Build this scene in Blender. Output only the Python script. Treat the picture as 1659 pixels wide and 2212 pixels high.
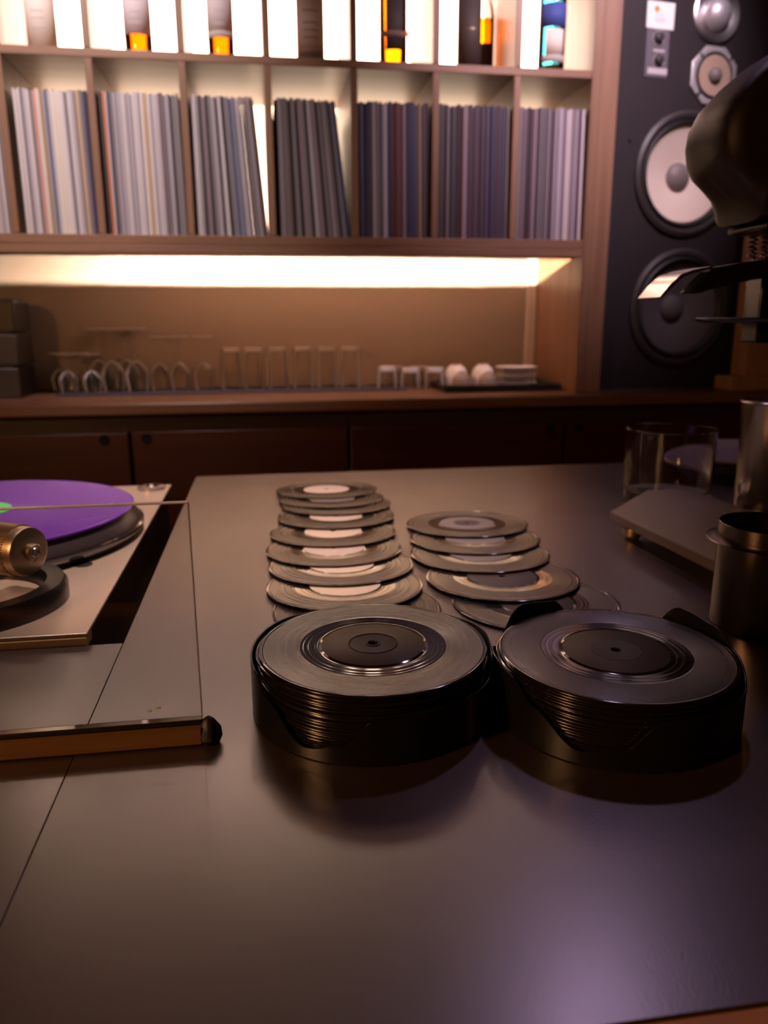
import bpy, math, random
from mathutils import Vector, Matrix
random.seed(7)
R_ = math.radians
for o in list(bpy.data.objects): bpy.data.objects.remove(o)
scene = bpy.context.scene
C = scene.collection

# ------------------------------------------------------------------ camera
TZ = 0.90                       # table top height
CAM = Vector((0, 0, TZ + 0.29))
F_PX, IMG_W, IMG_H = 1670.0, 1659.0, 2212.0
PITCH, YAW, ROLL = R_(13.9), R_(8.53), R_(-0.22)
FWD = Vector((math.sin(YAW)*math.cos(PITCH), math.cos(YAW)*math.cos(PITCH), -math.sin(PITCH)))
_rt = Vector((math.cos(YAW), -math.sin(YAW), 0)); _up = _rt.cross(FWD)
RT = _rt*math.cos(ROLL) + _up*math.sin(ROLL); UP = -_rt*math.sin(ROLL) + _up*math.cos(ROLL)
cd = bpy.data.cameras.new('camera'); cam = bpy.data.objects.new('camera', cd); C.objects.link(cam)
cd.sensor_fit = 'VERTICAL'; cd.sensor_height = 36; cd.sensor_width = 27; cd.lens = 36*F_PX/IMG_H
cd.clip_start = 0.01
cd.dof.use_dof = True; cd.dof.focus_distance = 0.60; cd.dof.aperture_fstop = 6.0
M = Matrix.Identity(4)
for i in range(3): M[i][0], M[i][1], M[i][2], M[i][3] = RT[i], UP[i], -FWD[i], CAM[i]
cam.matrix_world = M
scene.camera = cam

def ray(px, py): return FWD + RT*((px-IMG_W/2)/F_PX) - UP*((py-IMG_H/2)/F_PX)
def onz(px, py, z): d = ray(px, py); return CAM + d*((z-CAM.z)/d.z)
def ony(px, py, y): d = ray(px, py); return CAM + d*(y/d.y)
def onplane(px, py, p0, n): d = ray(px, py); return CAM + d*((p0-CAM).dot(n)/d.dot(n))

# ------------------------------------------------------------------ world, lights, exposure
w = bpy.data.worlds.new('world'); scene.world = w; w.use_nodes = True
w.node_tree.nodes['Background'].inputs[0].default_value = (0.8, 0.62, 0.55, 1)
w.node_tree.nodes['Background'].inputs[1].default_value = 0.012
scene.view_settings.view_transform = 'Standard'; scene.view_settings.look = 'None'
scene.view_settings.exposure = 0.0; scene.view_settings.gamma = 1.0
scene.view_settings.use_curve_mapping = False

def spot(name, loc, target, energy, color, size=60, blend=.6, radius=.04):
    l = bpy.data.lights.new(name, 'SPOT'); l.energy = energy; l.color = color
    l.spot_size = R_(size); l.spot_blend = blend; l.shadow_soft_size = radius
    o = bpy.data.objects.new(name, l); C.objects.link(o); o.location = loc
    o.rotation_euler = (Vector(target)-Vector(loc)).to_track_quat('-Z', 'Y').to_euler()
    return o
CEIL = 2.62
VIOLET_POS = (0.82, 1.66, CEIL-.06)
LEFT_POS = (-0.55, 1.15, CEIL-.06)
SPEAKER_POS = (0.95, 1.05, CEIL-.06)
TABLE_POS = (-0.06, 1.02, CEIL-.06)
PENDANT_POS = (-1.15, -0.10, 1.56)
spot('violet_spot', VIOLET_POS, (0.50, 0.75, TZ), 5.6, (0.90, 0.60, 1.0), 100, .9, .05)
spot('left_spot', LEFT_POS, (-.36, 2.05, 1.72), 105, (1.0, 0.83, 0.83), 52, .9, .05)
spot('table_spot', TABLE_POS, (.0, 1.15, TZ), 130, (1.0, 0.74, 0.64), 42, .8, .05)
spot('speaker_fill', SPEAKER_POS, (.82, 2.10, 1.88), 135, (1.0, 0.74, 0.86), 54, .9, .05)  # added lamp to brighten speaker and right bays, missed by the violet cone

# ------------------------------------------------------------------ materials
MATS = {}
def newmat(name):
    m = bpy.data.materials.new(name); m.use_nodes = True; MATS[name] = m
    return m, m.node_tree, m.node_tree.nodes['Principled BSDF']
def col(c): return (c[0], c[1], c[2], 1)
def plain(name, c, rough=.5, metal=0, spec=.5, coat=0, bump=None, var=0):
    m, nt, b = newmat(name)
    b.inputs['Base Color'].default_value = col(c); b.inputs['Roughness'].default_value = rough
    b.inputs['Metallic'].default_value = metal; b.inputs['Specular IOR Level'].default_value = spec
    b.inputs['Coat Weight'].default_value = coat
    if bump or var:
        tc = nt.nodes.new('ShaderNodeTexCoord'); n = nt.nodes.new('ShaderNodeTexNoise')
        n.inputs['Scale'].default_value = bump[0] if bump else 6; n.inputs['Detail'].default_value = 4
        nt.links.new(tc.outputs['Object'], n.inputs['Vector'])
        if bump:
            bp = nt.nodes.new('ShaderNodeBump'); bp.inputs['Strength'].default_value = bump[1]
            bp.inputs['Distance'].default_value = bump[2]
            nt.links.new(n.outputs['Fac'], bp.inputs['Height']); nt.links.new(bp.outputs['Normal'], b.inputs['Normal'])
        if var:
            mx = nt.nodes.new('ShaderNodeMix'); mx.data_type = 'RGBA'
            mx.inputs[6].default_value = col([k*(1-var) for k in c]); mx.inputs[7].default_value = col([min(1, k*(1+var)) for k in c])
            nt.links.new(n.outputs['Fac'], mx.inputs[0]); nt.links.new(mx.outputs[2], b.inputs['Base Color'])
    return m
def wood(name, c0, c1, axis='X', rough=.45, scale=1.0):
    m, nt, b = newmat(name)
    tc = nt.nodes.new('ShaderNodeTexCoord'); mp = nt.nodes.new('ShaderNodeMapping')
    s = [38*scale]*3; s['XYZ'.index(axis)] = 2.2*scale
    mp.inputs['Scale'].default_value = s
    n = nt.nodes.new('ShaderNodeTexNoise'); n.inputs['Scale'].default_value = 1; n.inputs['Detail'].default_value = 6
    n.inputs['Distortion'].default_value = .6
    cr = nt.nodes.new('ShaderNodeValToRGB'); cr.color_ramp.elements[0].position = .3; cr.color_ramp.elements[1].position = .7
    cr.color_ramp.elements[0].color = col(c0); cr.color_ramp.elements[1].color = col(c1)
    nt.links.new(tc.outputs['Object'], mp.inputs['Vector']); nt.links.new(mp.outputs[0], n.inputs['Vector'])
    nt.links.new(n.outputs['Fac'], cr.inputs[0]); nt.links.new(cr.outputs[0], b.inputs['Base Color'])
    bp = nt.nodes.new('ShaderNodeBump'); bp.inputs['Strength'].default_value = .15; bp.inputs['Distance'].default_value = .001
    nt.links.new(n.outputs['Fac'], bp.inputs['Height']); nt.links.new(bp.outputs['Normal'], b.inputs['Normal'])
    b.inputs['Roughness'].default_value = rough
    return m
def emit(name, c, s):
    m, nt, b = newmat(name)
    b.inputs['Base Color'].default_value = (0.8, .8, .8, 1)
    b.inputs['Emission Color'].default_value = col(c); b.inputs['Emission Strength'].default_value = s
    return m
def thin(name, tint, refl=1.0, rough=.02, ior=1.5, edge=None):
    """thin clear sheet: light passes tinted, Fresnel share is mirrored"""
    m, nt, b = newmat(name); nt.nodes.remove(b)
    out = nt.nodes['Material Output']
    t = nt.nodes.new('ShaderNodeBsdfTransparent'); g = nt.nodes.new('ShaderNodeBsdfGlossy')
    t.inputs[0].default_value = col(tint); g.inputs[0].default_value = (refl, refl, refl, 1); g.inputs['Roughness'].default_value = rough
    fr = nt.nodes.new('ShaderNodeFresnel'); fr.inputs[0].default_value = ior
    mx = nt.nodes.new('ShaderNodeMixShader')
    nt.links.new(fr.outputs[0], mx.inputs[0]); nt.links.new(t.outputs[0], mx.inputs[1]); nt.links.new(g.outputs[0], mx.inputs[2])
    nt.links.new(mx.outputs[0], out.inputs[0])
    return m
def vinyl(name, r0=.056, r1=.0838, tint=(.014, .011, .010), grough=.22):
    """black vinyl: radial grooves between r0 and r1, smooth run-out inside"""
    m, nt, b = newmat(name); N, L = nt.nodes, nt.links
    tc = N.new('ShaderNodeTexCoord'); sx = N.new('ShaderNodeSeparateXYZ'); cx = N.new('ShaderNodeCombineXYZ'); ln = N.new('ShaderNodeVectorMath'); ln.operation = 'LENGTH'
    L.new(tc.outputs['Object'], sx.inputs[0]); L.new(sx.outputs[0], cx.inputs[0]); L.new(sx.outputs[1], cx.inputs[1]); L.new(cx.outputs[0], ln.inputs[0])
    a = N.new('ShaderNodeMath'); a.operation = 'GREATER_THAN'; a.inputs[1].default_value = r0
    c = N.new('ShaderNodeMath'); c.operation = 'LESS_THAN'; c.inputs[1].default_value = r1
    k = N.new('ShaderNodeMath'); k.operation = 'MULTIPLY'
    L.new(ln.outputs['Value'], a.inputs[0]); L.new(ln.outputs['Value'], c.inputs[0]); L.new(a.outputs[0], k.inputs[0]); L.new(c.outputs[0], k.inputs[1])
    n = N.new('ShaderNodeTexNoise'); n.noise_dimensions = '1D'; n.inputs['Scale'].default_value = 1400; n.inputs['Detail'].default_value = 2
    L.new(ln.outputs['Value'], n.inputs['W'])
    n2 = N.new('ShaderNodeTexNoise'); n2.noise_dimensions = '1D'; n2.inputs['Scale'].default_value = 160; n2.inputs['Detail'].default_value = 3
    L.new(ln.outputs['Value'], n2.inputs['W'])
    ro = N.new('ShaderNodeMapRange'); ro.inputs[3].default_value = .02; ro.inputs[4].default_value = grough
    L.new(k.outputs[0], ro.inputs[0])
    r2 = N.new('ShaderNodeMath'); r2.operation = 'MULTIPLY_ADD'; r2.inputs[1].default_value = .10; L.new(n2.outputs['Fac'], r2.inputs[0]); L.new(ro.outputs[0], r2.inputs[2])
    L.new(r2.outputs[0], b.inputs['Roughness'])
    b.inputs['Anisotropic Rotation'].default_value = .25
    an = N.new('ShaderNodeMath'); an.operation = 'MULTIPLY'; an.inputs[1].default_value = .62; L.new(k.outputs[0], an.inputs[0])
    L.new(an.outputs[0], b.inputs['Anisotropic'])
    tg = N.new('ShaderNodeTangent'); tg.direction_type = 'RADIAL'; tg.axis = 'Z'; L.new(tg.outputs[0], b.inputs['Tangent'])
    bp = N.new('ShaderNodeBump'); bp.inputs['Distance'].default_value = .00025
    bs = N.new('ShaderNodeMath'); bs.operation = 'MULTIPLY'; bs.inputs[1].default_value = .35; L.new(k.outputs[0], bs.inputs[0]); L.new(bs.outputs[0], bp.inputs['Strength'])
    L.new(n.outputs['Fac'], bp.inputs['Height']); L.new(bp.outputs['Normal'], b.inputs['Normal'])
    b.inputs['Base Color'].default_value = col(tint); b.inputs['Specular IOR Level'].default_value = .9; b.inputs['IOR'].default_value = 1.75
    return m
def table_mat():
    m, nt, b = newmat('table_laminate'); N, L = nt.nodes, nt.links
    tc = N.new('ShaderNodeTexCoord')
    n = N.new('ShaderNodeTexNoise'); n.inputs['Scale'].default_value = 600; n.inputs['Detail'].default_value = 2
    n2 = N.new('ShaderNodeTexNoise'); n2.inputs['Scale'].default_value = 7; n2.inputs['Detail'].default_value = 5
    L.new(tc.outputs['Object'], n.inputs['Vector']); L.new(tc.outputs['Object'], n2.inputs['Vector'])
    bp = N.new('ShaderNodeBump'); bp.inputs['Strength'].default_value = .13; bp.inputs['Distance'].default_value = .0004
    L.new(n.outputs['Fac'], bp.inputs['Height']); L.new(bp.outputs['Normal'], b.inputs['Normal'])
    ro = N.new('ShaderNodeMapRange'); ro.inputs[1].default_value = .3; ro.inputs[2].default_value = .7; ro.inputs[3].default_value = .28; ro.inputs[4].default_value = .33
    L.new(n2.outputs['Fac'], ro.inputs[0]); L.new(ro.outputs[0], b.inputs['Roughness'])
    b.inputs['Base Color'].default_value = (.048, .027, .024, 1); b.inputs['Specular IOR Level'].default_value = 1.0; b.inputs['IOR'].default_value = 2.0
    
    return m
table_mat()
wood('shelf_wood', (.20, .100, .060), (.28, .150, .090), 'Z')
wood('shelf_wood_x', (.20, .100, .060), (.28, .150, .090), 'X')
wood('counter_wood', (.16, .070, .040), (.22, .105, .06), 'X', .35)
wood('cabinet_wood', (.050, .011, .005), (.072, .017, .007), 'X', .4)
wood('gold_wood', (.90, .52, .17), (.96, .60, .23), 'X', .4)
wood('edge_wood', (.42, .17, .05), (.52, .23, .08), 'X', .4)
wood('rail_wood', (.16, .075, .022), (.30, .15, .05), 'X', .4, 1.5)
wood('dark_wood', (.035, .018, .012), (.06, .03, .02), 'X', .4)
wood('stand_wood', (.38, .19, .10), (.46, .25, .14), 'Z', .5)
plain('plaster', (.32, .255, .21), .85, bump=(60, .1, .002))
plain('pale_strip', (.75, .66, .62), .6)
plain('wall_dark', (.07, .032, .022), .8, var=.2)
plain('ceiling_dark', (.030, .014, .010), .9, var=.2)
plain('floor_dark', (.05, .03, .022), .6, var=.3)
emit('panel_glow', (1.0, .69, .53), 11)
emit('globe_glow', (1.0, .47, .19), 150)
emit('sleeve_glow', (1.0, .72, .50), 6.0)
emit('led_glow', (1.0, .76, .56), 10000)
emit('lamp_glow', (.9, .8, 1.0), 8)
plain('black_plastic', (.010, .009, .009), .28, bump=(500, .08, .0003))
plain('black_matte', (.012, .010, .011), .55)
plain('black_body', (.018, .009, .007), .42, spec=.3, bump=(1100, .5, .0005))
plain('baffle', (.023, .017, .020), .55, bump=(300, .1, .0004))
plain('cone_white', (.78, .66, .57), .8)
plain('cone_dark', (.075, .060, .068), .75)
plain('surround', (.035, .028, .030), .5)
plain('cone_tan', (.42, .30, .23), .7)
plain('silver', (.80, .78, .80), .30, 1)
plain('silver_soft', (.62, .60, .63), .45, .6)
plain('dust_grey', (.20, .165, .16), .5)
plain('plate_grey', (.13, .115, .14), .5)
plain('white_card', (.85, .82, .82), .6)
plain('orange_dot', (.85, .25, .05), .6)
plain('print_grey', (.50, .46, .47), .7)
plain('steel', (.60, .54, .50), .24, 1)
plain('steel_dark', (.20, .155, .13), .26, 1)
plain('brass', (.58, .44, .30), .36, 1)
plain('plate_champagne', (.66, .52, .42), .38, .55)
plain('cream', (.82, .74, .64), .35)
plain('cup_shade_brown', (.42, .33, .26), .4)  # shade on the front cream cups painted as brown; some saucers share it
plain('blue_mat', (.035, .035, .06), .7)
plain('tray_black', (.018, .014, .014), .4)
plain('wedge_grey', (.12, .085, .078), .5, bump=(400, .1, .0003))
plain('dish_lilac', (.30, .27, .34), .35)
plain('black_glue', (.02, .016, .015), .45, bump=(80, .4, .002))
plain('platter_side', (.045, .034, .036), .32)
plain('rubber', (.010, .008, .008), .9, spec=.2)
def solid_glass(name, ior=1.45):
    m, nt, b = newmat(name)
    b.inputs['Base Color'].default_value = (1, 1, 1, 1); b.inputs['Roughness'].default_value = .0
    b.inputs['IOR'].default_value = ior; b.inputs['Transmission Weight'].default_value = 1
def rim_glow_glass(name):  # bright rims put in as white diffuse at grazing angles
    m, nt, b = newmat(name); nt.nodes.remove(b); N, L = nt.nodes, nt.links
    t = N.new('ShaderNodeBsdfTransparent'); t.inputs[0].default_value = (.985, .98, .975, 1)
    g = N.new('ShaderNodeBsdfGlossy'); g.inputs['Roughness'].default_value = .08
    d = N.new('ShaderNodeBsdfTranslucent'); d.inputs[0].default_value = (.9, .88, .86, 1)
    d2 = N.new('ShaderNodeBsdfDiffuse'); d2.inputs[0].default_value = (.9, .88, .86, 1)
    a = N.new('ShaderNodeMixShader'); a.inputs[0].default_value = .5; L.new(d.outputs[0], a.inputs[1]); L.new(d2.outputs[0], a.inputs[2])
    c = N.new('ShaderNodeMixShader'); c.inputs[0].default_value = .45; L.new(a.outputs[0], c.inputs[1]); L.new(g.outputs[0], c.inputs[2])
    f = N.new('ShaderNodeFresnel'); f.inputs[0].default_value = 1.28
    x = N.new('ShaderNodeMixShader'); L.new(f.outputs[0], x.inputs[0]); L.new(t.outputs[0], x.inputs[1]); L.new(c.outputs[0], x.inputs[2])
    L.new(x.outputs[0], N['Material Output'].inputs[0])
rim_glow_glass('bar_glass')
m_, nt_, b_g = newmat('glint_base')
b_g.inputs['Base Color'].default_value = (.95, .93, .92, 1); b_g.inputs['Roughness'].default_value = .22; b_g.inputs['Transmission Weight'].default_value = .3  # whitish body paints in the bright glints on glass bases and feet
solid_glass('drink_glass')
thin('clear_glass', (.96, .96, .96), 1.0, .01, 1.5)
thin('acrylic', (.97, .965, .96), .8, .01, 1.45)
plain('acrylic_edge', (.62, .53, .47), .35)
thin('amber_liquor', (1.0, .30, .015), .8, .02, 1.4)
thin('gold_liquor', (1.0, .52, .02), .8, .02, 1.4)
thin('red_liquor', (.95, .16, .02), .8, .02, 1.4)
thin('green_glass', (.35, .85, .03), .8, .02, 1.45)
thin('dark_glass', (.05, .03, .02), .8, .02, 1.5)
thin('cyan_glass', (.25, .80, .95), .8, .02, 1.45)
vinyl('vinyl')
vinyl('vinyl_b', tint=(.016, .012, .014), grough=.24)
vinyl('vinyl_lp', .06, .146, (.02, .016, .018))
def purple_vinyl():
    m, nt, b = newmat('purple_vinyl')
    b.inputs['Base Color'].default_value = (.21, .06, .52, 1); b.inputs['Roughness'].default_value = .20
    b.inputs['Subsurface Weight'].default_value = 0; b.inputs['Transmission Weight'].default_value = .25
    b.inputs['Anisotropic'].default_value = .7
    tg = nt.nodes.new('ShaderNodeTangent'); tg.direction_type = 'RADIAL'; tg.axis = 'Z'; nt.links.new(tg.outputs[0], b.inputs['Tangent'])
purple_vinyl()
plain('green_label', (.10, .60, .16), .5)
plain('label_brown', (.050, .032, .027), .45, spec=.3)
plain('label_gloss', (.035, .024, .020), .16)
plain('label_plum', (.060, .044, .050), .5, spec=.3)
plain('label_black', (.022, .016, .020), .5)
plain('label_cream', (.62, .47, .38), .6, var=.12)
plain('label_pink', (.55, .41, .36), .6, var=.12)
plain('label_grey', (.17, .135, .14), .5)
plain('paper_white', (.74, .66, .60), .8)
plain('paper_lilac', (.62, .55, .58), .8)
plain('paper_grey', (.45, .39, .36), .8)
plain('paper_brown', (.20, .12, .09), .8)
plain('paper_dark', (.05, .035, .03), .7)
plain('paper_blue', (.05, .08, .32), .7)
SLEEVES = {
 'pale grey': (.60, .54, .55), 'off-white': (.74, .66, .60), 'lavender grey': (.42, .37, .42), 'slate grey': (.19, .165, .18),
 'dark brown': (.11, .060, .045), 'tan': (.50, .35, .24), 'orange': (.72, .19, .05), 'navy blue': (.042, .036, .10),
 'dusty blue': (.19, .19, .28), 'charcoal': (.045, .035, .040), 'maroon': (.12, .030, .035), 'plum': (.075, .034, .058), 'mauve': (.24, .17, .20)}
for k, v in SLEEVES.items(): plain('sleeve_'+k.replace(' ', '_'), v, .55, var=.12)

# ------------------------------------------------------------------ mesh helpers
class MB:
    def __init__(self): self.v = []; self.f = []
    def add(self, v, f):
        n = len(self.v); self.v += [tuple(p) for p in v]; self.f += [tuple(i+n for i in q) for q in f]; return self
    def box(self, x0, x1, y0, y1, z0, z1):
        return self.add([(x0,y0,z0),(x1,y0,z0),(x1,y1,z0),(x0,y1,z0),(x0,y0,z1),(x1,y0,z1),(x1,y1,z1),(x0,y1,z1)],
                        [(0,3,2,1),(4,5,6,7),(0,1,5,4),(1,2,6,5),(2,3,7,6),(3,0,4,7)])
    def lathe(self, prof, seg=48, center=(0,0,0), closed=False):
        """prof: (r, z) list; poles where r == 0"""
        rings = []
        base = len(self.v)
        for r, z in prof:
            if r < 1e-7: rings.append([len(self.v)]); self.v.append((center[0], center[1], center[2]+z))
            else:
                ids = []
                for i in range(seg):
                    a = 2*math.pi*i/seg; ids.append(len(self.v)); self.v.append((center[0]+r*math.cos(a), center[1]+r*math.sin(a), center[2]+z))
                rings.append(ids)
        pairs = list(zip(rings, rings[1:])) + ([(rings[-1], rings[0])] if closed else [])
        for a, b in pairs:
            for i in range(seg):
                j = (i+1) % seg
                if len(a) == 1 and len(b) == 1: continue
                if len(a) == 1: self.f.append((a[0], b[j], b[i]))
                elif len(b) == 1: self.f.append((a[i], a[j], b[0]))
                else: self.f.append((a[i], a[j], b[j], b[i]))
        return self
    def prism(self, pts, y0, y1):
        """pts: (x, z) outline, extruded along y"""
        n = len(pts)
        v = [(x, y0, z) for x, z in pts] + [(x, y1, z) for x, z in pts]
        return self.add(v, [tuple(range(n-1, -1, -1)), tuple(range(n, 2*n))] + [(i, (i+1) % n, n+(i+1) % n, n+i) for i in range(n)])
    def tube(self, pts, r, seg=12, caps=True):
        pts = [Vector(p) for p in pts]; rings = []
        rr = r if isinstance(r, (list, tuple)) else [r]*len(pts)
        ref = Vector((0, 0, 1))
        t0 = (pts[1]-pts[0]).normalized()
        if abs(t0.dot(ref)) > .95: ref = Vector((1, 0, 0))
        u = t0.cross(ref).normalized()
        for i, p in enumerate(pts):
            t = (pts[min(i+1, len(pts)-1)]-pts[max(i-1, 0)]).normalized()
            u = (u - t*u.dot(t)).normalized(); w_ = t.cross(u)
            ids = []
            for k in range(seg):
                a = 2*math.pi*k/seg; ids.append(len(self.v)); self.v.append(tuple(p+(u*math.cos(a)+w_*math.sin(a))*rr[i]))
            rings.append(ids)
        for a, b in zip(rings, rings[1:]):
            for k in range(seg): j = (k+1) % seg; self.f.append((a[k], a[j], b[j], b[k]))
        if caps: self.f.append(tuple(reversed(rings[0]))); self.f.append(tuple(rings[-1]))
        return self
    def xf(self, m): self.v = [tuple(m @ Vector(p)) for p in self.v]; return self
    def build(self, name, mat, parent=None, loc=None, rot=None, bevel=0, smooth=True, segs=2, angle=35):
        me = bpy.data.meshes.new(name); me.from_pydata(self.v, [], self.f); me.update()
        o = bpy.data.objects.new(name, me); C.objects.link(o)
        me.materials.append(MATS[mat])
        if parent: o.parent = parent
        if loc is not None: o.location = loc
        if rot is not None: o.rotation_euler = rot
        if bevel:
            md = o.modifiers.new('bevel', 'BEVEL'); md.width = bevel; md.segments = segs; md.limit_method = 'ANGLE'; md.angle_limit = R_(40)
        if smooth:
            me.polygons.foreach_set('use_smooth', [True]*len(me.polygons))
            try: me.set_sharp_from_angle(angle=R_(angle))
            except Exception: pass
        return o
def tag(o, label, cat, group=None):
    o['label'] = label; o['category'] = cat
    if group: o['group'] = group
    return o
def thing(name, label, cat, loc=(0,0,0), rot=(0,0,0), group=None):
    o = bpy.data.objects.new(name, None); C.objects.link(o); o.location = loc; o.rotation_euler = rot; o.empty_display_size = .02
    return tag(o, label, cat, group)
def copy_tree(o, parent=None):
    c = o.copy(); C.objects.link(c); c.parent = parent
    for ch in [k for k in bpy.data.objects if k.parent == o]: copy_tree(ch, c)
    return c
def structure(name, mb, mat, **k):
    o = mb.build(name, mat, **k); o['kind'] = 'structure'; return o
def disc(r, z0, z1, bev=.0): 
    return [(0, z0), (r-bev, z0), (r, z0+bev), (r, z1-bev), (r-bev, z1), (0, z1)]

# ------------------------------------------------------------------ room shell
structure('floor', MB().box(-2.6, 2.6, -2.4, 2.6, -.05, 0), 'floor_dark')
structure('ceiling', MB().box(-2.6, 2.6, -2.4, 2.6, CEIL, CEIL+.05), 'ceiling_dark')
structure('wall_back', MB().box(-2.6, 2.6, 2.5, 2.6, 0, CEIL), 'wall_dark')
structure('wall_front', MB().box(-2.6, 2.6, -2.5, -2.4, 0, CEIL), 'wall_dark')
structure('wall_left', MB().box(-2.7, -2.6, -2.4, 2.6, 0, CEIL), 'wall_dark')
structure('wall_right', MB().box(2.6, 2.7, -2.4, 2.6, 0, CEIL), 'wall_dark')

# ceiling lamps holding the spots
for nm, p, lb in (('violet', VIOLET_POS, 'small black ceiling spot lamp above the bar table'), ('left', LEFT_POS, 'small black ceiling spot lamp facing the record shelf'), ('speaker', SPEAKER_POS, 'added unseen ceiling spot lamp filling in light on the loudspeaker'), ('table', TABLE_POS, 'small black ceiling spot lamp straight above the fanned records')):
    t = thing('ceiling_lamp', lb, 'lamp', (p[0], p[1], CEIL))
    MB().lathe([(0, 0), (.055, 0), (.055, -.012), (.045, -.012), (.045, -.05), (.05, -.05), (.05, -.003), (0, -.003)], 32).build('housing', 'black_matte', t)

# warm pendant lamp behind the bar guest's shoulder
pd = thing('pendant_lamp', 'warm globe pendant lamp hanging over the guest side of the bar', 'lamp', (PENDANT_POS[0], PENDANT_POS[1], CEIL))
MB().lathe([(0, 0), (.05, 0), (.05, -.02), (0, -.02)], 32).build('canopy', 'black_matte', pd)
MB().tube([(0, 0, -.02), (0, 0, PENDANT_POS[2]-CEIL+.06)], .003, 8).build('cord', 'black_matte', pd)
MB().lathe([(0, PENDANT_POS[2]-CEIL-.07)]+[(.07*math.sin(math.pi*k/16), PENDANT_POS[2]-CEIL-.07*math.cos(math.pi*k/16)) for k in range(1, 16)]+[(0, PENDANT_POS[2]-CEIL+.07)], 32).build('globe', 'globe_glow', pd)

# ------------------------------------------------------------------ back counter and cabinets
CZ = CAM.z - .195          # counter top height
CY0 = 1.985                # counter front edge
ct = MB().box(-1.5, 2.3, CY0, 2.495, CZ-.032, CZ).build('counter_top', 'counter_wood', bevel=.006)
tag(ct, 'long brown wooden back counter top carrying glasses and speaker', 'counter')
def cabinet(x0, x1, seams, holes, label):
    t = thing('base_cabinet', label, 'cabinet', ((x0+x1)/2, 2.25, 0))
    cx = (x0+x1)/2
    MB().box(x0-cx+.001, x1-cx-.001, -.225, .24, .002, CZ-.034-0).build('body', 'dark_wood', t)
    xs = [x0]+seams+[x1]
    for i, (a, b) in enumerate(zip(xs, xs[1:])):
        off = -.018 if i % 2 == 0 else -.006
        d = MB().box(a-cx+.004, b-cx-.004, -.225+off-.012, -.2255+off*0, .08, CZ-.075).build('door', 'cabinet_wood', t, bevel=.002)
        for hx in holes:
            if a < hx < b:
                h = MB().lathe([(.0, 0), (.0125, 0), (.0125, .003), (.010, .004), (.009, .0015), (0, .0012)], 24)
                h.xf(Matrix.Translation((hx-cx, -.225+off-.0115, CAM.z-.286)) @ Matrix.Rotation(R_(90), 4, 'X')).build('finger_pull', 'rubber', d)
    return t
cabinet(-.95, .209, [-.344], [-.404, -.304], 'dark red-brown sliding-door cabinet below the upturned glasses')
cabinet(.209, 1.385, [.797], [.754, .842], 'dark red-brown sliding-door cabinet below the tray of cups and the speaker')

# ------------------------------------------------------------------ record shelf
SY = 2.03; SB = 2.40
zA = CAM.z + .603           # bottle floor (top of shelf A)
zL = CAM.z + .203           # record floor
DIV = [-.775, -.568, -.372, -.165, .031, .236, .437, .642, .842]
shelf = thing('record_shelf', 'tall brown wooden shelving unit with glowing back panels', 'shelf', (0, 2.2, CZ))
def sh(name, x0, x1, y0, y1, z0, z1, mat, bev=.0015):
    return MB().box(x0, x1, y0-2.2, y1-2.2, z0-CZ, z1-CZ).build(name, mat, shelf, bevel=bev)
TOP = zA + .345
sh('shelf_board', -1.2, .842-.0085, SY, SB-.001, zA-.019, zA, 'shelf_wood_x')
sh('shelf_board', -1.2, .842-.0085, SY, SB-.001, zL-.022, zL, 'shelf_wood_x')
sh('shelf_board', -1.2, .842-.0085, SY, SB-.001, TOP, TOP+.02, 'shelf_wood_x')
sh('valance', -1.2, .842-.0085, SY, SY+.016, CAM.z+.160, zL-.0225, 'shelf_wood_x')
sh('light_lip', -1.2, .842-.0085, SY+.0165, SY+.07, CAM.z+.1600, CAM.z+.1620, 'shelf_wood_x', 0)
sh('led_strip', -.30, .66, SY+.022, SY+.026, CAM.z+.1698, CAM.z+.1718, 'led_glow', 0)
for i, x in enumerate(DIV[:-1]):
    sh('divider', x-.0085, x+.0085, SY, SB-.001, zL+.0005, zA-.0195, 'shelf_wood')
    sh('divider', x-.0085, x+.0085, SY, SB-.001, zA+.0005, TOP-.0005, 'shelf_wood')
sh('side_panel', .8340, .858, SY, SB, CZ+.0008, TOP+.02, 'shelf_wood')
sh('post', .859, .906, SY+.004, SY+.05, CZ+.0008, TOP+.02, 'shelf_wood')
for a, b in zip(DIV, DIV[1:]):
    xa, xb = a+.009, b-.009
    sh('light_panel', xa, xb, 2.325, 2.335, zA+.0005, zA+.29, 'panel_glow', 0)
    sh('back_board', xa, xb, 2.325, 2.335, zA+.2905, TOP-.0005, 'shelf_wood_x', 0)
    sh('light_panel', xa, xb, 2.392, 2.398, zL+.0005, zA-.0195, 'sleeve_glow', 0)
sh('niche_back', -1.2, .8335, 2.39, 2.40, CZ+.0008, zL-.0225, 'plaster', 0)
sh('corner_strip', .805, .8335, 2.372, 2.3895, CZ+.0008, zL-.0228, 'pale_strip')  # pale upright strip in the niche's right corner

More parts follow.
